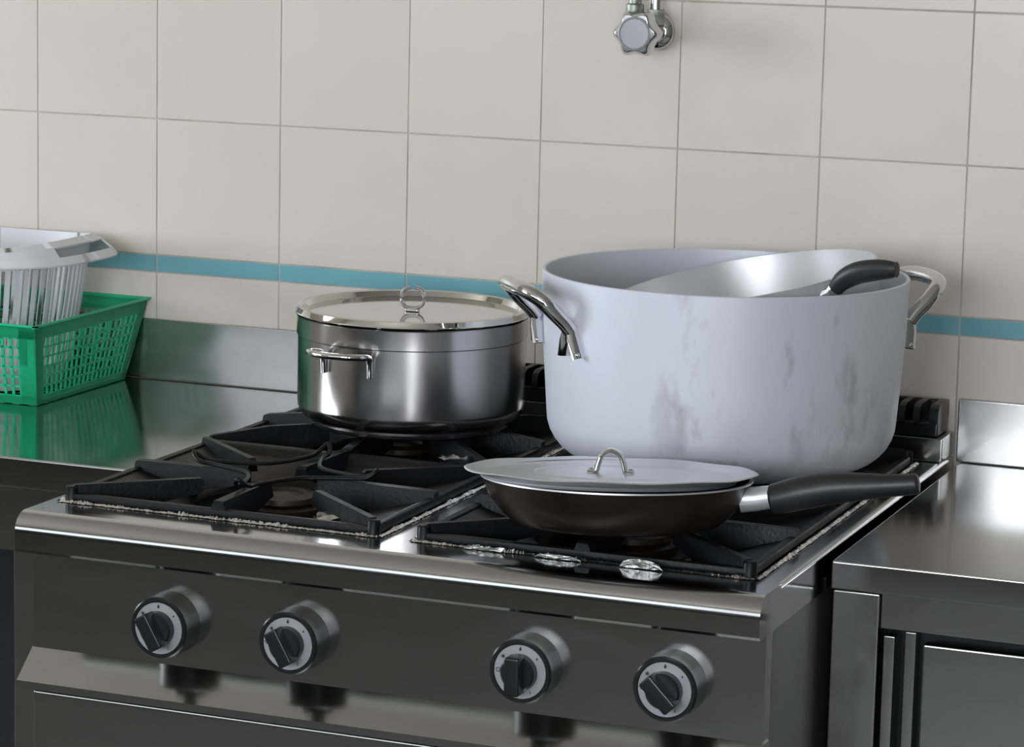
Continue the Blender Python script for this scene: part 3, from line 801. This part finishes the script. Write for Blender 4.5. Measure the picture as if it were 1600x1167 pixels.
# white basket standing in the green one
WX, WYc = -0.040, -0.162
t = thing('plastic_basket', 'white plastic basket with slotted sides standing inside the green basket', 'basket', (WX, WYc, ZC + 0.004))
wa, wb = 0.190, 0.124        # half sizes at the rim
def SE(a, sx, sy, e=0.62):
    c, sn = math.cos(a), math.sin(a)
    return Vector((sx * math.copysign(abs(c) ** e, c), sy * math.copysign(abs(sn) ** e, sn), 0))
NSEG = 80; SUB = 2
tab = [0.0]
for i in range(2000): tab.append(tab[-1] + (SE(2 * PI * (i + 1) / 2000, wa, wb) - SE(2 * PI * i / 2000, wa, wb)).length)
def ang(u):               # arc-length parameter -> angle
    d = (u % 1.0) * tab[-1]; lo = 0
    hi = 2000
    while hi - lo > 1:
        m_ = (lo + hi) // 2
        if tab[m_] <= d: lo = m_
        else: hi = m_
    return 2 * PI * (lo + (d - tab[lo]) / max(1e-9, tab[hi] - tab[lo])) / 2000
zrim = 0.206
def rise(a): return 0.010 * abs(math.cos(a)) ** 2.5      # ends higher than the middle of the long sides
def wall_pt(u, v, off=0.0):
    a = ang(u); k = 0.78 + 0.22 * v ** 0.7
    p = SE(a, wa * k + off, wb * k + off); p.z = 0.003 + v * (zrim + rise(a)); return p
def patch(b, f, u0, u1, v0, v1, nu, nv, th):
    for i in range(nu):
        for k in range(nv):
            ua, ub = u0 + (u1 - u0) * i / nu, u0 + (u1 - u0) * (i + 1) / nu
            va, vb = v0 + (v1 - v0) * k / nv, v0 + (v1 - v0) * (k + 1) / nv
            o_ = [b.verts.new(f(*q_)) for q_ in ((ua, va), (ub, va), (ub, vb), (ua, vb))]
            i_ = [b.verts.new(f(*q_, -th)) for q_ in ((ua, va), (ub, va), (ub, vb), (ua, vb))]
            b.faces.new(o_); b.faces.new(i_[::-1])
            for q_ in range(4):
                r_ = (q_ + 1) % 4; b.faces.new((o_[q_], i_[q_], i_[r_], o_[r_]))
b = BM()
for i in range(NSEG):
    u0, u1 = i / NSEG, (i + 1) / NSEG
    patch(b, wall_pt, u0, u1, 0.0, 0.14, SUB, 1, 0.0022)
    patch(b, wall_pt, u0, u1, 0.84, 1.0, SUB, 1, 0.0022)
    patch(b, wall_pt, u0, u0 + (u1 - u0) * 0.48, 0.14, 0.84, 1, 5, 0.0022)
bmesh.ops.remove_doubles(b, verts=b.verts, dist=1e-5)
obj('body', b, 'white', t, smooth=40)
b = BM()
bot = [b.verts.new(wall_pt(i / 80, 0.0)) for i in range(80)]; bot2 = [b.verts.new(wall_pt(i / 80, 0.0) + Vector((0, 0, 0.003))) for i in range(80)]
b.faces.new(bot[::-1]); b.faces.new(bot2)
for i in range(80): b.faces.new((bot[i], bot[(i + 1) % 80], bot2[(i + 1) % 80], bot2[i]))
obj('base', b, 'white', t)
# rim: a flange falling outwards from the top edge, with a hand hole at either end
b = BM()
def rim_pt(u, v, off=0.0):
    a = ang(u); c4 = abs(math.cos(a)) ** 3
    out = (0.010 + 0.030 * c4) * v ** 0.8
    p = SE(a, wa + out + off * 0.3, wb + out + off * 0.3); p.z = 0.003 + zrim + rise(a) - (0.024 + 0.004 * c4) * v ** 1.3 + off; return p
for i in range(160):
    u0, u1 = i / 160, (i + 1) / 160; um = (u0 + u1) / 2
    hole = min(abs(um), abs(um - 0.5), abs(um - 1)) < 0.055
    for v0, v1 in ((0, 0.3), (0.3, 0.72), (0.72, 1.0)):
        if hole and v0 == 0.3: continue
        patch(b, rim_pt, u0, u1, v0, v1, 1, 1, 0.0025)
bmesh.ops.remove_doubles(b, verts=b.verts, dist=1e-5)
obj('rim', b, 'white', t, smooth=40)

# ================================================================== WALL VALVE
VX, VZ = 0.966, 1.4433
t = thing('angle_valve', 'chrome wall valve with a star-shaped hand wheel above the pots', 'valve', (VX, 0, VZ))
def yl(prof, seg=40):    # lathe around the -Y axis
    bm = BM(); lathe(bm, prof, seg)
    bmesh.ops.rotate(bm, verts=bm.verts, cent=(0, 0, 0), matrix=Matrix.Rotation(PI / 2, 3, 'X')); return bm
obj('escutcheon', yl([(0, 0.0085), (0.0255, 0.0085), (0.0255, 0.011), (0.022, 0.0165), (0.014, 0.020), (0, 0.020)]), 'chrome', t)
obj('valve_body', yl([(0, 0.019), (0.0115, 0.019), (0.0115, 0.045), (0.014, 0.047), (0.014, 0.062), (0.010, 0.064), (0.008, 0.085), (0, 0.085)]), 'chrome', t)
bm = BM(); pts = []
for i in range(48):
    a = 2 * PI * i / 48 + 0.35
    r = 0.0285 + 0.0062 * abs(math.cos(3 * a)) ** 3 - 0.0012
    pts.append((r * math.cos(a), r * math.sin(a)))
rings = []
for s, y in ((0.80, -0.074), (0.97, -0.079), (1.0, -0.088), (0.97, -0.096), (0.84, -0.101), (0.80, -0.1015)):
    rings.append([bm.verts.new((x * s, y, z * s)) for x, z in pts])
for A, B_ in zip(rings[:-1], rings[1:]):
    for i in range(48): bm.faces.new((A[i], A[(i + 1) % 48], B_[(i + 1) % 48], B_[i]))
bm.faces.new(rings[0][::-1]); bm.faces.new(rings[-1])
hw_ = obj('hand_wheel', bm, 'chrome', t)
obj('cap', yl([(0, 0.1016), (0.0225, 0.1016), (0.0225, 0.1040), (0.0205, 0.1052), (0.0195, 0.1036), (0, 0.1040)]), 'dial', hw_)
b = BM(); lathe(b, [(0, 0.010), (0.0125, 0.010), (0.0125, 0.030), (0.0, 0.030)], 6, (0.006, -0.034, 0))
obj('nut', b, 'lime', t)
b = BM(); lathe(b, [(0.0, 0.0305), (0.0085, 0.0305), (0.0085, 0.30), (0, 0.30)], 24, (0.006, -0.034, 0))
obj('riser_pipe', b, 'chrome', t)
b = BM(); lathe(b, [(0, 0.018), (0.0105, 0.018), (0.0125, 0.022), (0.0125, 0.036), (0.009, 0.038), (0.009, 0.3), (0, 0.3)], 24, (-0.020, -0.046, 0))
tube(b, [(-0.020, -0.046, 0.026), (0.0, -0.040, 0.004)], 0.008, 12)
obj('branch_pipe', b, 'lime', t)
